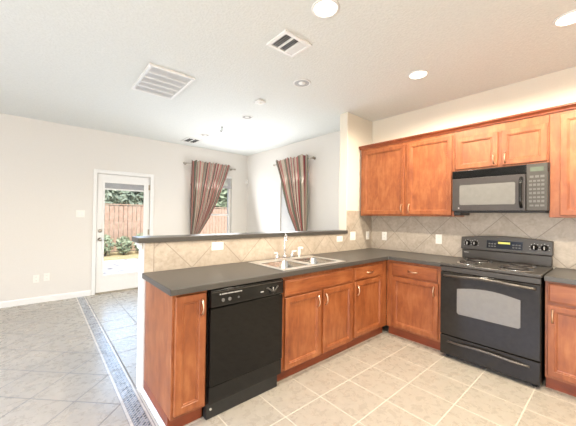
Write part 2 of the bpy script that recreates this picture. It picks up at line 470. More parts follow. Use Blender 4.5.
obj('bottom_rail', box(gx0 + .013, gx1 - .013, dy + .000, dy + .017, 1.775, 1.798), M['white'], bl)
bm = bm_new()
add_lathe(bm, [(.032, 0), (.032, -.006), (.012, -.010), (.011, -.035), (.024, -.042), (.029, -.055), (.024, -.068), (.0, -.072)], (-2.908, dy, .925), 'Y')
obj('door_knob', bm, M['nickel'], door)
bm = bm_new()
add_lathe(bm, [(.030, 0), (.029, -.010), (.020, -.016), (.0, -.017)], (-2.908, dy, 1.068), 'Y')
add_box(bm, -2.913, -2.903, dy - .034, dy - .014, 1.05, 1.086)
obj('deadbolt', bm, M['nickel'], door)
for hz in (.22, 1.03, 1.86):
    bm = bm_new(); add_cyl(bm, (dx1 + .002, dy - .006, hz - .05), (dx1 + .002, dy - .006, hz + .05), .008, seg=10)
    add_box(bm, dx1 - .022, dx1, dy - .004, dy + .001, hz - .048, hz + .048)
    obj('hinge', bm, M['nickel'], door)

# windows: sash frames, panes, a raised blind
def window(name, u0, u1, z0, z1, w, axis, lowered=False):
    def bx_(u0_, u1_, a, b, z0_, z1_):
        return (u0_, u1_, w + a, w + b, z0_, z1_) if axis == 'Y' else (w + a, w + b, u0_, u1_, z0_, z1_)
    mid = 1.37
    fr = struct(name, cells([u0, u0 + .05, u1 - .05, u1], [z0, z0 + .05, mid - .022, mid + .022, z1 - .05, z1], lambda i, j: i != 1 or j in (0, 2, 4), w + .06, w + .12, axis), M['white'], bevel=.004)
    bm = bm_new(); add_box(bm, *bx_(u0 + .046, u1 - .046, .085, .091, z0 + .046, mid - .018)); obj('glass_pane', bm, M['glass'], fr)
    bm = bm_new(); add_box(bm, *bx_(u0 + .046, u1 - .046, .085, .091, mid + .018, z1 - .046)); obj('glass_pane', bm, M['glass'], fr)
    bm = bm_new(); add_box(bm, *bx_(u0 + .001, u1 - .001, -.03, .06, z0 - .025, z0)); obj('window_sill', bm, M['white'], fr, bevel=.004)
    bm = bm_new()
    add_box(bm, *bx_(u0 + .008, u1 - .008, .005, .05, z1 - .05, z1 - .002))
    if lowered:
        k = 0
        while z1 - .075 - k * .024 > z0 + .03:
            zz = z1 - .075 - k * .024; k += 1
            pr = [(w + .010, zz - .012), (w + .0115, zz - .012), (w + .030, zz + .012), (w + .0285, zz + .012)]
            if axis == 'X': add_prism(bm, pr, u0 + .012, u1 - .012, 'Y')
            else: add_prism(bm, pr, u0 + .012, u1 - .012, 'X')
        obj('lowered_blind', bm, M['white'], fr)
        return fr
    for k in range(14): add_box(bm, *bx_(u0 + .012, u1 - .012, .006, .048, z1 - .058 - k * .013, z1 - .053 - k * .013))
    b = obj('raised_blind', bm, M['white'], fr)
    bm = bm_new(); add_box(bm, *bx_(u0 + .012, u1 - .012, .006, .048, z1 - .275, z1 - .235)); obj('bottom_rail', bm, M['blind'], b)
    return fr
window('window_1', WX0, WX1, WZ0, WZ1, YD, 'Y')
window('window_2', VY0, VY1, VZ0, VZ1, 0.0, 'X', True)

# ------------------------------------------------------------------ cabinets
def panel_door(w, h, th=.02, stile=.056):
    """slab with a framed, recessed flat panel; lower-left front corner at the origin, front towards -y"""
    bm = bm_new()
    rings = [(0, th, 0), (0, .003, 0), (.003, 0, 0), (stile - .014, 0, 0), (stile - .011, .004, 0), (stile - .004, .004, 0), (stile - .001, .011, 0), (stile + .004, .0125, 0)]
    vs = []
    for ins, dep, _ in rings:
        vs.append([bm.verts.new((x, dep, z)) for x, z in ((ins, ins), (w - ins, ins), (w - ins, h - ins), (ins, h - ins))])
    for a, b in zip(vs, vs[1:]):
        for k in range(4):
            j = (k + 1) % 4; bm.faces.new((a[k], a[j], b[j], b[k]))
    bm.faces.new(vs[0]); bm.faces.new(vs[-1])
    return bm
def slab_front(w, h, th=.02):
    bm = bm_new(); vs = []
    for ins, dep in ((0, th), (0, .006), (.004, .004), (.008, .004), (.013, 0)):
        vs.append([bm.verts.new((x, dep, z)) for x, z in ((ins, ins), (w - ins, ins), (w - ins, h - ins), (ins, h - ins))])
    for a, b in zip(vs, vs[1:]):
        for k in range(4):
            j = (k + 1) % 4; bm.faces.new((a[k], a[j], b[j], b[k]))
    bm.faces.new(vs[0]); bm.faces.new(vs[-1])
    return bm
def pull_bm(length=.10, vertical=True, proj=.028):
    bm = bm_new(); pts = []
    for i in range(13):
        t = i / 12; a = (t - .5) * length; o = -proj * math.sin(math.pi * t) ** .6 if 0 < t < 1 else 0
        pts.append((0, o, a) if vertical else (a, o, 0))
    add_tube(bm, pts, [.0058 + .0025 * abs(2 * i / 12 - 1) ** 2 for i in range(13)], 8)
    return bm
def door_part(parent, x0, x1, z0, z1, handle=None, name='door'):
    w, h = x1 - x0, z1 - z0
    d = obj(name, panel_door(w, h), M['wood'], parent); d.location = (x0, -.02, z0)
    if handle:
        hx, hz = handle
        p = obj('handle', pull_bm(.10), M['pull'], d); p.location = (hx - x0, 0, hz - z0)
    return d
def drawer_part(parent, x0, x1, z0, z1, handle=True, name='drawer'):
    d = obj(name, slab_front(x1 - x0, z1 - z0), M['wood_h'], parent); d.location = (x0, -.02, z0)
    if handle:
        p = obj('handle', pull_bm(.105, False), M['pull'], d); p.location = ((x1 - x0) / 2, 0, (z1 - z0) / 2)
    return d
CD = .595        # base carcass depth
def base_cab(label, loc, rz, w, depth=CD, hollow=False):
    t = thing('base_cabinet', label, 'cabinet', loc, rz, 'stained maple base cabinets')
    if hollow:
        bm = cells([0, .019, w - .019, w], [0, .019, depth - .012, depth], lambda i, j: not (i == 1 and j == 1), .12, .872, 'Z')
        add_box(bm, 0, w, 0, depth, .10, .12)
    else: bm = box(0, w, 0, depth, .10, .872)
    obj('carcass', bm, M['wood'], t, bevel=.002)
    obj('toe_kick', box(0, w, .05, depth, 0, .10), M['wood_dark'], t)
    return t
FY = -.595       # face plane of the peninsula cabinets
c = base_cab('narrow reddish-brown base cabinet with one tall door at the free end of the peninsula', (-3.067, FY, 0), 0, .225, .585)
door_part(c, .016, .212, .125, .855, (.183, .765))
c = base_cab('wide reddish-brown sink base cabinet with two doors, right of the black dishwasher', (-2.197, FY, 0), 0, .932, .585, True)
drawer_part(c, .02, .915, .705, .835, False, 'false_front')
door_part(c, .03, .448, .108, .692, (.408, .605)); door_part(c, .488, .916, .108, .692, (.512, .605))
c = base_cab('reddish-brown cabinet with one drawer over one door, at the inner corner end of the peninsula', (-1.263, FY, 0), 0, .667, .585)
drawer_part(c, .028, .54, .708, .835); door_part(c, .028, .545, .125, .692, (.065, .605))
FX = -.595
RZ = -math.pi / 2
c = base_cab('orange-brown cabinet with one drawer over one door, between inner corner and black range', (FX, -.597, 0), RZ, .611, .585)
drawer_part(c, .072, .570, .705, .840); door_part(c, .072, .580, .125, .690, (.540, .605))
c = base_cab('orange-brown base cabinet right of the black range, cut off by the right picture edge', (FX, -1.992, 0), RZ, .76, .585)
drawer_part(c, .018, .742, .705, .858); door_part(c, .018, .742, .125, .682, (.048, .60))

# worktops
def top_L():
    xs = [-3.094, -2.150, -1.785, -1.745, -1.390, -.64, -.009]
    ys = [-1.208, -.64, -.560, -.165, -.009]
    def fill(i, j):
        if j == 0: return i == 5
        if j == 2 and i in (1, 3): return False
        return True
    return cells(xs, ys, fill, .8735, .914, 'Z')
cl = obj('countertop', top_L(), M['laminate'], bevel=.004)
tag(cl, 'dark grey L-shaped laminate countertop running along the peninsula and round the corner', 'countertop')
cr = obj('countertop', box(-.64, -.009, -2.75, -1.990, .8735, .914), M['laminate'], bevel=.004)
tag(cr, 'short dark grey countertop right of the black range, at the right picture edge', 'countertop')
bt = obj('bar_ledge', box(-3.13, XS - .002, -.03, .17, 1.1425, 1.183), M['laminate'], bevel=.005)
tag(bt, 'long narrow dark ledge capping the tiled half wall behind the sink', 'countertop')

# wall cabinets (local frame as above, front at y=0)
UX = -.325
def wall_cab(label, y0, w, z0, z1):
    t = thing('wall_cabinet', label, 'cabinet', (UX, y0, z0), RZ, 'stained maple wall cabinets')
    obj('carcass', box(0, w, 0, .322, 0, z1 - z0), M['wood'], t, bevel=.002)
    return t
UZ0, UZ1 = 1.381, 2.290
def up_door(c, x0, x1, z0, z1, hx, hz):
    d = obj('door', panel_door(x1 - x0, z1 - z0), M['wood'], c); d.location = (x0, -.02, z0)
    p = obj('handle', pull_bm(.095), M['pull'], d); p.location = (hx - x0, 0, hz - z0)
c = wall_cab('wide two-door wall cabinet left of the microwave, next to the partition wall', -.035, 1.185, UZ0, UZ1)
up_door(c, .048, .632, .018, .875, .605, .095); up_door(c, .672, 1.165, .018, .875, .700, .095)
c = wall_cab('short two-door wall cabinet directly above the black microwave', -1.222, .758, 1.857, UZ1)
up_door(c, .022, .388, .022, .352, .358, .09); up_door(c, .418, .748, .022, .352, .448, .09)
c = wall_cab('tall wall cabinet right of the microwave, cut off by the right picture edge', -1.982, .80, UZ0, UZ1)
up_door(c, .07, .40, .018, .875, .375, .095); up_door(c, .42, .78, .018, .875, .445, .095)
# crown along the top of all three
bm = bm_new()
pr = [(UX + .01, 2.2905), (UX - .012, 2.2905), (UX - .014, 2.302), (UX - .030, 2.318), (UX - .036, 2.322), (UX - .036, 2.336), (UX + .01, 2.336)]
add_prism(bm, pr, -2.80, -.018, 'Y')
tag(obj('crown_moulding', bm, M['crown']), 'dark red-brown crown moulding along the top of the wall cabinets', 'moulding')

# ------------------------------------------------------------------ dishwasher
t = thing('dishwasher', 'black built-in dishwasher under the peninsula counter, beside the sink cabinet', 'dishwasher', (-2.838, -.60, 0))
W = .637
obj('tub', box(.006, W - .006, .01, .55, .11, .868), M['black_matte'], t)
obj('door_panel', box(.010, W - .010, -.028, .012, .228, .742), M['black_gloss'], t, bevel=.005)
cp = obj('control_panel', add_prism(bm_new(), [(.012, .748), (-.030, .748), (-.036, .760), (-.030, .862), (.012, .866)], .010, W - .010, 'X'), M['black'], t, bevel=.003)
obj('trim_line', box(.016, W - .016, -.0365, -.030, .846, .850), M['charcoal'], cp)
bm = bm_new()
for k in range(11):
    add_box(bm, .07 + k * .016, .07 + k * .016 + (.013 if k % 3 else .009), -.0355, -.031, .826, .834)
obj('lettering', bm, M['print'], cp)
for k, x in enumerate((.095, .145, .215)):
    b = bm_new(); add_cyl(b, (x, -.030, .79), (x, -.0385, .79), .012 if k < 2 else .007, seg=16); obj('button', b, M['button'], cp)
bm = bm_new()
pts = [(x, -.036 - .016 * math.sin(math.pi * (x - .46) / .11), .800 + .014 * math.cos(2 * math.pi * (x - .46) / .11)) for x in [.46 + .011 * i for i in range(11)]]
add_tube(bm, pts, .006, 8)
obj('latch_handle', bm, M['charcoal'], cp)
b = bm_new(); add_lathe(b, [(.03, -.031), (.03, -.040), (.026, -.046), (.0, -.046)], (.515, 0, .79), 'Y', 24); obj('dial', b, M['black'], cp)
obj('dial_mark', box(.511, .519, -.049, -.046, .792, .815), M['print'], cp)
obj('dial_label', box(.405, .432, -.0355, -.031, .788, .796), M['print'], cp)
obj('access_panel', box(.010, W - .010, -.020, .012, .108, .222), M['black'], t, bevel=.004)
obj('kick_plate', box(.006, W - .03, .008, .05, 0, .104), M['black_matte'], t)
b = bm_new(); add_cyl(b, (.035, .008, .062), (.035, .002, .062), .008, seg=12); obj('screw', b, M['steel'], t)

# ------------------------------------------------------------------ sink, faucet, sprayer
t = thing('kitchen_sink', 'stainless steel double-bowl sink set in the peninsula countertop', 'sink', (-1.768, -.3225, .914))
def bowl(x0, x1, y0, y1, depth):
    bm = bm_new(); rings = []
    def rr_(x0, x1, y0, y1, r_, z):
        out = []
        for cx, cy, a0 in ((x1 - r_, y1 - r_, 0), (x0 + r_, y1 - r_, 90), (x0 + r_, y0 + r_, 180), (x1 - r_, y0 + r_, 270)):
            for k in range(6):
                a = R(a0 + k * 18); out.append(bm.verts.new((cx + r_ * math.cos(a), cy + r_ * math.sin(a), z)))
        return out
    rings.append(rr_(x0, x1, y0, y1, .05, .003))
    rings.append(rr_(x0 + .006, x1 - .006, y0 + .006, y1 - .006, .05, -.006))
    rings.append(rr_(x0 + .014, x1 - .014, y0 + .014, y1 - .014, .05, -depth + .03))
    rings.append(rr_(x0 + .04, x1 - .04, y0 + .04, y1 - .04, .04, -depth))
    for a, b in zip(rings, rings[1:]):
        for k in range(len(a)):
            j = (k + 1) % len(a); f = bm.faces.new((a[k], a[j], b[j], b[k])); f.smooth = True
    bm.faces.new(rings[-1])
    return bm
sx0, sx1, sy0, sy1 = -.41, .41, -.268, .255
B1 = (-.375, -.030, -.225, .150); B2 = (.020, .372, -.225, .150)
bm = cells([sx0, B1[0] + .012, B1[1] - .012, B2[0] + .012, B2[1] - .012, sx1], [sy0, B1[2] + .012, B1[3] - .012, sy1], lambda i, j: not (j == 1 and i in (1, 3)), .0004, .006, 'Z')
obj('rim', bm, M['steel'], t, bevel=.003)
for nm, B in (('left', B1), ('right', B2)):
    bo = obj('bowl', bowl(*B, .17), M['steel_bowl'], t, solid=.0012)
    bm = bm_new(); add_lathe(bm, [(.045, 0), (.042, .003), (.03, .003), (.026, -.002), (.0, -.002)], ((B[0] + B[1]) / 2, (B[2] + B[3]) / 2, -.168)); obj('drain', bm, M['chrome'], bo)
SZ = .9205
t = thing('kitchen_faucet', 'chrome two-handle faucet with a tall thin spout behind the sink', 'faucet', (-1.755, -.105, SZ))
bm = bm_new(); add_prism(bm, [(-.135, -.018), (-.12, -.028), (.12, -.028), (.135, -.018), (.135, .018), (.12, .028), (-.12, .028), (-.135, .018)], 0, .016, 'Z'); obj('base_plate', bm, M['chrome'], t, bevel=.004)
bm = bm_new(); add_lathe(bm, [(.022, .016), (.020, .035), (.013, .045), (.0, .046)])
pts = [(0, 0, .03), (0, 0, .10), (0, 0, .17), (0, 0, .215)] + [(-.022 + .022 * math.cos(R(a)), -.04 + .04 * math.cos(R(a)), .222 + .030 * math.sin(R(a))) for a in range(0, 181, 20)] + [(-.044, -.08, .205)]
add_tube(bm, pts, .0085, 10); add_cyl(bm, (-.044, -.08, .208), (-.044, -.08, .192), .011, seg=14)
obj('spout', bm, M['chrome'], t)
for sx in (-.10, .10):
    bm = bm_new(); add_lathe(bm, [(.024, .016), (.022, .03), (.014, .045), (.014, .056), (.0, .057)], (sx, 0, 0))
    hd = obj('handle', bm, M['chrome'], t)
    s = 1 if sx > 0 else -1
    bm = bm_new(); add_tube(bm, [(sx, 0, .060), (sx + s * .015, -.01, .068), (sx + s * .05, -.018, .072)], [.011, .009, .007], 10)
    obj('lever', bm, M['white_plastic'], hd)
t = thing('side_sprayer', 'white sink sprayer standing just right of the faucet', 'sprayer', (-1.548, -.105, SZ))
bm = bm_new(); add_lathe(bm, [(.024, 0), (.023, .012), (.017, .018), (.0, .018)]); obj('holder', bm, M['chrome'], t)
bm = bm_new(); add_lathe(bm, [(.014, .0185), (.017, .05), (.015, .085), (.016, .105), (.0, .112)]); add_tube(bm, [(0, 0, .098), (.012, -.018, .102), (.02, -.035, .098)], [.011, .011, .012], 10); obj('spray_head', bm, M['white_plastic'], t)

# ------------------------------------------------------------------ range (local x to the right along the wall, y into it)
RYF = -.655
t = thing('electric_range', 'black freestanding electric range with coil burners between two base cabinets', 'stove', (RYF, -1.2145, 0), RZ)
W = .766
obj('body', box(.004, W - .004, .022, .63, .03, .893), M['black'], t, bevel=.004)
for fx in (.05, W - .05):
    for fy in (.06, .58): obj('foot', add_cyl(bm_new(), (fx, fy, 0), (fx, fy, .0298), .018, seg=12), M['black_matte'], t)
ck = obj('cooktop', cells([0, W], [-.012, .575], lambda i, j: True, .893, .922, 'Z'), M['charcoal'], t, bevel=.007, seg=3)
for (bx_, by_, br_) in ((.205, .16, .078), (.565, .16, .100), (.205, .425, .100), (.565, .425, .078)):
    bm = bm_new()
    add_lathe(bm, [(br_ + .028, .9222), (br_ + .026, .926), (br_ + .012, .926), (br_ * .7, .9228), (.0, .9226)], (bx_, by_, 0))
    dp = obj('drip_bowl', bm, M['chrome'], ck)
    bm = bm_new(); pts = []
    turns = 3.6
    for i in range(110):
        a = 2 * math.pi * turns * i / 109; r_ = .022 + (br_ - .022) * i / 109
        pts.append((bx_ + r_ * math.cos(a), by_ + r_ * math.sin(a), .9335))
    add_tube(bm, pts, .0062, 7)
    for k in range(3):
        a = R(30 + 120 * k)
        add_tube(bm, [(bx_, by_, .928), (bx_ + br_ * math.cos(a), by_ + br_ * math.sin(a), .928)], .003, 6)
    obj('coil_burner', bm, M['coil'], dp)
# backguard
bgd = obj('backguard', box(.008, W - .008, .575, .632, .9225, 1.02), M['charcoal'], t, bevel=.004)
bm = bm_new(); ol = []
NB = 18
for i in range(NB + 1):
    u = i / NB; ol.append((u * W, 1.156 + .026 * math.sin(math.pi * u)))
ol = [(0, 1.025), (0, 1.14)] + ol + [(W, 1.14), (W, 1.025)]
A = [bm.verts.new((u, .560 + (v - 1.025) * .12, v)) for u, v in ol]; B = [bm.verts.new((u, .632, v)) for u, v in ol]
bm.faces.new(A); bm.faces.new(B[::-1])
for i in range(len(A)):
    j = (i + 1) % len(A); bm.faces.new((A[i], B[i], B[j], A[j]))
cpn = obj('control_panel', bm, M['charcoal'], t, bevel=.005)
def face_y(z): return .560 + (z - 1.025) * .12
for kx in (.066, .134, .634, .708):
    z = 1.092; y = face_y(z)
    bm = bm_new(); add_lathe(bm, [(.028, y + .001), (.027, y - .006), (.021, y - .010), (.018, y - .026), (.0, y - .027)], (kx, 0, z), 'Y', 20)
    kn = obj('knob', bm, M['black'], cpn)
    obj('knob_pointer', box(kx - .004, kx + .004, y - .031, y - .026, z - .016, z + .017), M['print'], kn)
    bm = bm_new()
    for a in range(-120, 121, 40):
        px_, pz_ = kx + .037 * math.sin(R(a)), z + .037 * math.cos(R(a)); yy = face_y(pz_)
        add_box(bm, px_ - .003, px_ + .003, yy - .0012, yy + .0005, pz_ - .003, pz_ + .003)
    obj('knob_marks', bm, M['print'], cpn)
z0, z1 = 1.055, 1.135
bm = bm_new(); V_ = [bm.verts.new(p) for p in ((.245, face_y(z0) - .002, z0), (.545, face_y(z0) - .002, z0), (.545, face_y(z1) - .002, z1), (.245, face_y(z1) - .002, z1))]
W_ = [bm.verts.new((v.co.x, v.co.y + .004, v.co.z)) for v in V_]
bm.faces.new(V_); bm.faces.new(W_)
for i in range(4): bm.faces.new((V_[i], W_[i], W_[(i + 1) % 4], V_[(i + 1) % 4]))
ds = obj('display_panel', bm, M['black'], cpn)
yy = face_y(1.113)
obj('clock_display', box(.345, .445, yy - .0045, yy, 1.104, 1.124), M['digits'], ds)
for side in (.262, .465):
    for r_ in range(2):
        for k in range(3):
            zz = 1.075 + .026 * r_; yb = face_y(zz)
            obj('button', box(side + k * .024, side + k * .024 + .016, yb - .0045, yb, zz - .006, zz + .006), M['button'], ds)
bm = bm_new()
for k in range(4): add_box(bm, .030 + k * .011, .038 + k * .011, .5735, .576, .985, .993)
obj('lettering', bm, M['print'], bgd)
# oven door
od = obj('oven_door', cells([.006, W - .006], [.228, .836], lambda i, j: True, -.012, .020, 'Y'), M['range_black'], t, bevel=.006, seg=3)
obj('front_panel', box(.006, W - .006, -.004, .020, .842, .889), M['charcoal'], t, bevel=.004)
ol = [(.155, .465), (.168, .452), (W - .145, .452), (W - .132, .465)]
for i in range(13):
    u = 1 - i / 12; ol.append((.155 + u * (W - .287), .690 + .032 * math.sin(math.pi * u)))
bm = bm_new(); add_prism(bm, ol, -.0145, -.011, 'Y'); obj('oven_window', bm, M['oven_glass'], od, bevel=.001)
def bow(x0, x1, z, sag, y0=-.012, out=.045, r_=.011):
    bm = bm_new(); pts = []
    for i in range(25):
        u = i / 24; pts.append((x0 + (x1 - x0) * u, y0 - out * min(1, math.sin(math.pi * u) * 1.7), z + sag * math.sin(math.pi * u)))
    add_tube(bm, pts, r_, 12); return bm
M['handle_dark'] = plain('satin_dark_handle', (.13, .115, .10), .28, .7, .1)
obj('handle', bow(.035, W - .035, .800, .024), M['handle_dark'], od)
dr = obj('storage_drawer', box(.006, W - .006, -.010, .020,   .036, .220), M['range_black'], t, bevel=.006, seg=3)
obj('handle', bow(.07, W - .07, .165, .018, -.010, .03, .009), M['handle_dark'], dr)

# ------------------------------------------------------------------ microwave (same local frame)
t = thing('microwave_oven', 'black over-the-range microwave with a pale window, hung under the short wall cabinet', 'microwave', (-.40, -1.2265, 1.424), RZ)
W, HH = .762, .4315
obj('body', box(.0, W, .02, .39, .012, HH), M['black_matte'], t, bevel=.004)
obj('bottom_vent', box(.02, W - .02, .03, .37, 0, .0115), M['black_matte'], t)
gr = obj('vent_grille', box(.002, W - .002, -.004, .02, HH - .082, HH - .002), M['black'], t, bevel=.003)
for k in range(6):
    zz = HH - .074 + k * .0125
    obj('louver', add_prism(bm_new(), [(-.004, zz), (-.010, zz - .002), (-.010, zz + .001), (-.004, zz + .006)], .012, W - .165, 'X'), M['black'], gr)
dw = obj('door', box(.006, .607, -.012, .02, .014, HH - .086), M['mw_body'], t, bevel=.006, seg=3)
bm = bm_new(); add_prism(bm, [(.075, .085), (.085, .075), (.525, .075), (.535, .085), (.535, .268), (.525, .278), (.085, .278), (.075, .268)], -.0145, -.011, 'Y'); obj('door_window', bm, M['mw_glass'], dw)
obj('emblem', box(.062, .074, -.0135, -.011, .036, .050), M['print'], dw)
bm = bm_new(); pts = [(.578, -.012 - .038 * min(1, math.sin(math.pi * i / 16) * 2), .045 + .27 * i / 16) for i in range(17)]; add_tube(bm, pts, .0125, 12); obj('handle', bm, M['black'], dw)
pn = obj('keypad_panel', box(.612, W - .006, -.012, .02, .014, HH - .004), M['charcoal'], t, bevel=.005)
ds = obj('display', box(.640, .730, -.0145, -.011, HH - .072, HH - .034), M['lcd'], pn)
for r_ in range(8):
    for k in range(4 if r_ not in (0, 7) else 3):
        x = (.632 + k * .0275) if r_ not in (0, 7) else (.636 + k * .036)
        zz = .052 + r_ * .036
        obj('button', box(x, x + (.020 if r_ not in (0, 7) else .027), -.0140, -.0115, zz, zz + (.020 if r_ % 2 else .016)), M['button'], pn)
obj('mount_block', box(.010, .075, .02, .30, -.028, 0), M['black_matte'], t, bevel=.002)

# ------------------------------------------------------------------ wall plates
def plate(name, label, cat, loc, rz, w=.072, h=.116, kind='outlet', horizontal=False):
    t = thing(name, label, cat, loc, rz, 'white wall plates')
    if horizontal: w, h = h, w
    obj('cover_plate', box(-w / 2, w / 2, -.006, 0, -h / 2, h / 2), M['white_plastic'], t, bevel=.002)
    if kind == 'outlet':
        for s in (-1, 1):
            bm = bm_new(); c_ = (s * .024, 0) if horizontal else (0, s * .024)
            add_prism(bm, [(c_[0] + .016 * math.cos(R(a)), c_[1] + .014 * math.sin(R(a))) for a in range(0, 360, 30)], -.0085, -.0055, 'Y')
            rc = obj('receptacle', bm, M['white_plastic'], t)
            bm = bm_new()
            for q in (-1, 1):
                if horizontal: add_box(bm, c_[0] - .004, c_[0] + .004, -.0092, -.0084, c_[1] + q * .006 - .001, c_[1] + q * .006 + .001)
                else: add_box(bm, q * .006 - .001, q * .006 + .001, -.0092, -.0084, c_[1] - .004, c_[1] + .004)
            obj('slots', bm, M['slot'], rc)
    else:
        n_ = 2 if w > .1 else 1
        for k in range(n_):
            cx = (k - (n_ - 1) / 2) * .046
            rk = obj('rocker', box(cx - .017, cx + .017, -.0085, -.0055, -.033, .033), M['white'], t, bevel=.0015)
            obj('rocker_tilt', add_prism(bm_new(), [(-.0084, -.030), (-.0115, .0), (-.0084, .030)], cx - .015, cx + .015, 'X'), M['white'], rk)
    return t
TF = -.0082
plate('wall_outlet', 'white outlet lying sideways on the tiled half wall, left of the sink', 'outlet', (-2.47, TF, 1.083), 0, horizontal=True)
plate('wall_outlet', 'white outlet lying sideways on the tiled half wall, right of the sink', 'outlet', (-.745, TF, 1.076), 0, horizontal=True)
plate('light_switch', 'white double switch plate on the tiled partition just right of the dark ledge', 'switch', (-.465, TF, 1.105), 0, .116, .116, 'switch')
plate('light_switch', 'narrow single switch plate on the tiled partition near the inner corner', 'switch', (-.115, TF, 1.10), 0, .072, .116, 'switch')
plate('wall_outlet', 'white outlet on the range wall tiles close to the inner corner', 'outlet', (TF, -.215, 1.10), RZ)
plate('wall_outlet', 'white outlet on the range wall tiles just left of the range', 'outlet', (TF, -.943, 1.107), RZ)
plate('wall_outlet', 'left white outlet of the two low on the bare wall left of the garden door', 'outlet', (-3.712, YD - .0002, .365), 0)
plate('wall_outlet', 'right white plate of the two low on the bare wall left of the garden door', 'outlet', (-3.590, YD - .0002, .377), 0)
plate('light_switch', 'white double switch plate on the bare wall left of the garden door, at shoulder height', 'switch', (-3.185, YD - .0002, 1.355), 0, .116, .116, 'switch')

# ------------------------------------------------------------------ ceiling fittings
LG = 'recessed ceiling lights'
def can(label, x, y, lit, r_=.078):
    t = thing('recessed_light', label, 'ceiling light', (x, y, H), 0, LG)
    bm = bm_new(); add_lathe(bm, [(r_ + .018, -.0005), (r_ + .016, -.006), (r_ + .002, -.008), (r_, -.004), (r_, -.0005)]); obj('trim_ring', bm, M['white'], t)
    if lit:
        bm = bm_new(); add_lathe(bm, [(r_, -.003), (r_ * .8, -.010), (r_ * .4, -.014), (0, -.015)]); obj('lens', bm, M['bulb'], t)
        light('lamp', 'SPOT', (x, y, H - .03), (0, 0, -1), 120, (1, .88, .70), spot_size=R(172), spot_blend=.35, shadow_soft_size=.07)
    else:
        bm = bm_new(); add_lathe(bm, [(r_, -.003), (r_ * .75, -.0025), (r_ * .7, -.0015), (0, -.001)]); bf = obj('baffle', bm, M['can'], t)
        bm = bm_new(); add_lathe(bm, [(r_ * .5, -.0015), (r_ * .42, -.008), (0, -.012)]); obj('bulb', bm, M['white'], bf)
can('lit recessed ceiling light at the top middle of the picture, nearest the supply vent', -2.255, -1.085, True)
can('lit recessed ceiling light above the range wall, in front of the left wall cabinet', -.905, -1.09, True)
can('lit recessed ceiling light cut off by the right picture edge', -.918, -2.163, True)
can('unlit recessed ceiling light above the sink', -1.62, -.19, False)
can('small unlit recessed light in the dining ceiling beyond the square sensor', -1.475, 1.096, False, .065)
can('small unlit recessed light in the dining ceiling nearest the far small vent', -1.513, 2.388, False, .065)
t = thing('smoke_alarm', 'small white squarish smoke alarm on the ceiling between the two unlit lights', 'alarm', (-1.67, .501, H))
obj('housing', box(-.055, .055, -.055, .055, -.03, -.0005), M['white'], t, bevel=.012, seg=3)
bm = bm_new(); add_lathe(bm, [(.03, -.0302), (.026, -.036), (0, -.037)]); obj('sensor_dome', bm, M['white_plastic'], t)
t = thing('ceiling_hook', 'thin dark hook hanging from the dining area ceiling', 'hook', (-1.514, 1.765, H))
bm = bm_new(); add_lathe(bm, [(.016, -.0005), (.014, -.005), (0, -.006)]); obj('plate', bm, M['iron'], t)
bm = bm_new(); add_tube(bm, [(0, 0, -.005), (0, 0, -.05)] + [(.014 * math.cos(R(a)) - .014, 0, -.06 + .016 * math.sin(R(a))) for a in range(0, -200, -25)], .005, 8); obj('hook', bm, M['iron'], t)

def grille(name, label, x0, x1, y0, y1, bars, drop, slat_axis='X', closed=(), backing='vent_dark', nslat=7):
    """ceiling register: frame, dividers and tilted slats"""
    t = thing(name, label, 'vent', ((x0 + x1) / 2, (y0 + y1) / 2, H), 0, 'ceiling vents')
    hx, hy = (x1 - x0) / 2, (y1 - y0) / 2; b = .03
    obj('frame', cells([-hx, -hx + b, hx - b, hx], [-hy, -hy + b, hy - b, hy], lambda i, j: not (i == 1 and j == 1), -drop, -.0005, 'Z'), M['white'], t, bevel=.004)
    obj('backing', box(-hx + b, hx - b, -hy + b, hy - b, -.003, -.0005), M[backing], t)
    L = (hy if slat_axis == 'X' else hx) - b
    for k in range(bars + 1):
        a0 = -L + 2 * L * k / (bars + 1); a1 = -L + 2 * L * (k + 1) / (bars + 1)
        bm = bm_new()
        for i in range(nslat):
            c_ = a0 + (a1 - a0) * (i + .5) / nslat; w_ = (a1 - a0) / nslat * (.56 if k in closed else .30)
            zt = -drop * .78 if k in closed else -.004
            pr = [(c_ - w_, -drop * .9), (c_ - w_ + .002, -drop * .9), (c_ + w_, zt), (c_ + w_ - .002, zt)]
            if slat_axis == 'X': add_prism(bm, pr, -hx + b, hx - b, 'X')
            else: add_prism(bm, pr, -hy + b, hy - b, 'Y')
        obj('slats', bm, M['white'], t)
        if k < bars:
            if slat_axis == 'X': obj('divider', box(-hx + b, hx - b, a1 - .008, a1 + .008, -drop, -.0032), M['white'], t)
            else: obj('divider', box(a1 - .008, a1 + .008, -hy + b, hy - b, -drop, -.0032), M['white'], t)
    return t
grille('return_vent', 'large white louvred return air grille on the ceiling at left', -2.945, -2.505, .465, 1.16, 4, .022, 'X', (0, 1, 2, 3, 4), 'white', 8)
grille('supply_vent', 'small ceiling supply vent with dark slots, beside the lit top-middle light', -2.318, -2.030, -.742, -.498, 2, .016, 'Y', (2,), nslat=4)
grille('supply_vent', 'tiny ceiling supply vent far off near the striped curtain wall', -1.68, -1.41, 2.72, 3.08, 1, .014, 'Y', nslat=4)

# motion sensor in the far corner
t = thing('motion_sensor', 'small white motion sensor high in the far corner between the curtains', 'sensor', (-.004, YD - .004, 2.15), R(-45))
obj('housing', add_prism(bm_new(), [(-.028, -.012), (-.022, -.045), (.022, -.045), (.028, -.012), (.0, -.002)], -.05, .05, 'Z'), M['white_plastic'], t, bevel=.004)
obj('lens', box(-.018, .018, -.0475, -.044, -.03, .01), M['white'], t)

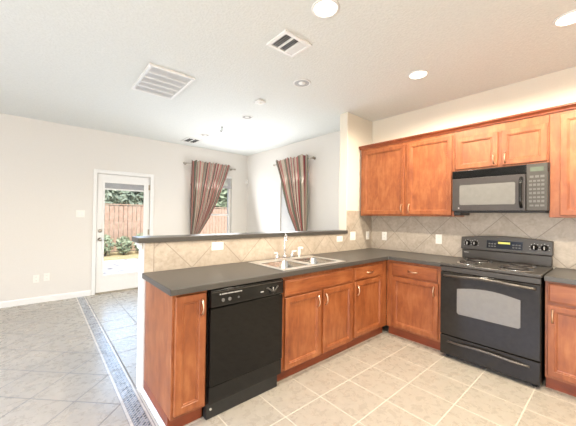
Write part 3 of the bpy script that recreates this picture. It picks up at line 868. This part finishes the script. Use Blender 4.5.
# ------------------------------------------------------------------ curtains
def curtain(label, fn, width_dir, normal, pleats, tabs, rod_z):
    """fn(v) -> (left, right) along width_dir at height v (1 top .. 0 bottom)"""
    wd = Vector(width_dir); nm = Vector(normal)
    bm = bm_new(); uvl = bm.loops.layers.uv.new('UVMap')
    NU, NV = 132, 46
    grid_ = []
    for j in range(NV + 1):
        v = j / NV; a, b, z = fn(v)
        row = []
        for i in range(NU + 1):
            u = i / NU; pos = a + (b - a) * u
            amp = (.030 + .012 * math.sin(9 * u + 1)) * (1 - .35 * v)
            off = amp * math.sin(2 * math.pi * pleats * u + .8 * math.sin(7 * u + 3 * v)) + .012 * math.sin(3.1 * u * 6 + 2 * v)
            if v > .93: z_ = z + .012 * math.sin(2 * math.pi * pleats * u * 1.3 + 1) * (v - .93) / .07
            else: z_ = z
            row.append(bm.verts.new(wd * pos + nm * (off - .062) + Vector((0, 0, z_))))
        grid_.append(row)
    for j in range(NV):
        for i in range(NU):
            f = bm.faces.new((grid_[j][i], grid_[j][i + 1], grid_[j + 1][i + 1], grid_[j + 1][i])); f.smooth = True
            for l, (uu, vv) in zip(f.loops, ((i, j), (i + 1, j), (i + 1, j + 1), (i, j + 1))): l[uvl].uv = (uu / NU, vv / NV)
    return bm
def build_curtain(name_label, base, fn, wd, nm, pleats, ntab):
    t = thing('striped_curtain', name_label, 'curtain', base, 0, 'striped tied-back curtains')
    obj('cloth', curtain('', fn, wd, nm, pleats, ntab, 0), M['curtain'], t, solid=.002)
    return t
def lerp_tab(tab, z):
    for (z1, a), (z0, b) in zip(tab, tab[1:]):
        if z >= z0: return b + (a - b) * (z - z0) / (z1 - z0)
    return tab[-1][1]
def c1(v):   # on the back wall, gathered towards the left
    z = .86 + (2.455 - .86) * v
    return (-1.40, lerp_tab([(2.46, -.53), (2.15, -.63), (1.88, -.74), (1.6, -.85), (1.3, -1.01), (1.06, -1.17), (.86, -1.30)], z), z)
build_curtain('striped red, beige and olive curtain on the far wall, swept to the left', (0, YD - .095, 0), c1, (1, 0, 0), (0, 1, 0), 9, 8)
def c2(v):   # on the window wall, gathered towards the right (smaller y)
    z = .90 + (2.455 - .90) * v
    return (lerp_tab([(2.46, -2.12), (2.1, -1.97), (1.77, -1.85), (1.45, -1.71), (1.12, -1.49), (.9, -1.34)], z), -1.19, z)
build_curtain('striped red, beige and olive curtain right of the room corner, swept to the right', (-.095, 0, 0), c2, (0, -1, 0), (1, 0, 0), 9, 8)
def rod(label, p0, p1, wall_dir):
    t = thing('curtain_rod', label, 'curtain rod', p0, 0, 'metal curtain rods')
    d = Vector(p1) - Vector(p0); e = d.normalized()
    bm = bm_new(); add_cyl(bm, (0, 0, 0), d, .010, seg=12); obj('pole', bm, M['nickel'], t)
    for s, q in ((-1, Vector((0, 0, 0))), (1, d)):
        bm = bm_new()
        add_tube(bm, [q + e * s * x for x in (0, .012, .03, .05, .06)], [.012, .010, .022, .018, .004], 12)
        obj('finial', bm, M['nickel'], t)
        b0 = q - e * s * .02
        bm = bm_new(); add_tube(bm, [b0, b0 + Vector(wall_dir) * .088], .008, 8)
        w0 = b0 + Vector(wall_dir) * .0945
        add_tube(bm, [w0 - Vector(wall_dir) * .010, w0], .022, 12)
        obj('bracket', bm, M['nickel'], t)
rod('metal curtain rod on the far wall holding the left striped curtain', (-1.50, YD - .095, 2.392), (-.42, YD - .095, 2.392), (0, 1, 0))
rod('metal curtain rod on the window wall holding the right striped curtain', (-.095, 2.19, 2.392), (-.095, 1.15, 2.392), (1, 0, 0))

# ------------------------------------------------------------------ outside
bm = bm_new()
pts = [(-25, YD + .16, -.14), (25, YD + .16, -.14), (25, 8.2, -.12), (-25, 8.2, -.12)]
vs = [bm.verts.new(p) for p in pts]; vb = [bm.verts.new((p[0], p[1], p[2] - .3)) for p in pts]
bm.faces.new(vs); bm.faces.new(vb)
for i in range(4): bm.faces.new((vs[i], vs[(i + 1) % 4], vb[(i + 1) % 4], vb[i]))
o = obj('ground', bm, M['gravel']); o['kind'] = 'structure'
bm = bm_new()
pts = [(-25, 8.2, -.12), (25, 8.2, -.12), (25, 40, 1.8), (-25, 40, 1.8)]
vs = [bm.verts.new(p) for p in pts]; vb = [bm.verts.new((p[0], p[1], p[2] - .5)) for p in pts]
bm.faces.new(vs); bm.faces.new(vb)
for i in range(4): bm.faces.new((vs[i], vs[(i + 1) % 4], vb[(i + 1) % 4], vb[i]))
o = obj('ground', bm, M['lawn']); o['kind'] = 'structure'
o = obj('ground', box(.16, 25, -25, YD + .16, -.5, -.14), M['gravel']); o['kind'] = 'structure'

FYD = 9.6; GZ = -.12 + (FYD - 8.2) * 1.92 / 31.8
t = thing('garden_fence', 'reddish cedar plank fence across the back garden', 'fence', (0, FYD, GZ))
bm = bm_new()
x = -8.0
while x < 5.5:
    add_box(bm, x, x + .132, 0, .02, .03, 1.70 + random.uniform(-.008, .008)); x += .148
obj('planks', bm, M['fence'], t)
for z in (.35, 1.35): obj('rail', box(-8, 5.5, .021, .06, z, z + .09), M['fence'], t)
for k in range(6): obj('post', box(-8 + k * 2.42, -7.91 + k * 2.42, .061, .15, 0, 1.72), M['fence'], t)
obj('cap_rail', box(-8, 5.5, -.03, .10, 1.721, 1.755), M['fence'], t)

def leaves(bm, c, rad, n_, size, rng):
    for _ in range(n_):
        d = Vector((rng.gauss(0, 1), rng.gauss(0, 1), rng.gauss(0, 1))).normalized() * rng.uniform(.55, 1.0)
        p = Vector(c) + Vector((d.x * rad[0], d.y * rad[1], d.z * rad[2]))
        a = Vector((rng.gauss(0, 1), rng.gauss(0, 1), rng.gauss(0, 1))).normalized(); b = a.orthogonal().normalized()
        s = size * rng.uniform(.6, 1.3)
        v = [bm.verts.new(p + a * s), bm.verts.new(p + b * s * .5), bm.verts.new(p - a * s), bm.verts.new(p - b * s * .5)]
        bm.faces.new(v)
def tree(label, x, y, h, r_, seed, mat='leaf_dark'):
    rng = random.Random(seed)
    g = -.12 + (y - 8.2) * 1.92 / 31.8
    t = thing('garden_tree', label, 'tree', (x, y, g), 0, 'trees beyond the fence')
    bm = bm_new(); add_tube(bm, [(0, 0, -.1), (.04, .02, h * .3), (-.03, .05, h * .75)], [.16, .12, .05], 8)
    for k in range(5):
        a = R(72 * k + 20); add_tube(bm, [(0, 0, h * (.28 + .06 * k)), (r_ * .55 * math.cos(a), r_ * .55 * math.sin(a), h * (.45 + .08 * k))], [.06, .02], 6)
    obj('trunk', bm, M['bark'], t)
    bm = bm_new()
    for k in range(12):
        leaves(bm, (rng.uniform(-.55, .55) * r_, rng.uniform(-.5, .5) * r_, h * rng.uniform(.30, .82)), (r_ * .6, r_ * .6, h * .2), 620, .15, rng)
    obj('foliage', bm, M[mat], t)
tree('leafy tree beyond the fence, seen through the glass of the garden door', -.45, 13.5, 4.6, 2.0, 1)
tree('leafy tree beyond the fence, seen past the right edge of the left curtain', 5.0, 13.6, 4.6, 2.0, 4, 'leaf_light')
for i, (x, y, h, r_, lab) in enumerate(((-2.0, 9.0, .72, .27, 'low light green shrub before the fence, leftmost one through the garden door'),
                                       (-1.43, 9.02, .66, .27, 'low light green shrub before the fence, second from left through the garden door'),
                                       (-.86, 9.0, .74, .27, 'low light green shrub before the fence, rightmost one through the garden door'))):
    rng = random.Random(20 + i); g = -.12 + (y - 8.2) * 1.92 / 31.8
    t = thing('garden_shrub', lab, 'shrub', (x, y, g), 0, 'shrubs along the fence')
    bm = bm_new()
    for k in range(5): add_tube(bm, [(0, 0, -.03), (.2 * math.cos(k * 1.3), .2 * math.sin(k * 1.3), h * .6)], [.015, .006], 5)
    obj('stems', bm, M['bark'], t)
    bm = bm_new(); leaves(bm, (0, 0, h * .52), (r_, .3, h * .48), 420, .06, rng); obj('foliage', bm, M['leaf_light'], t)
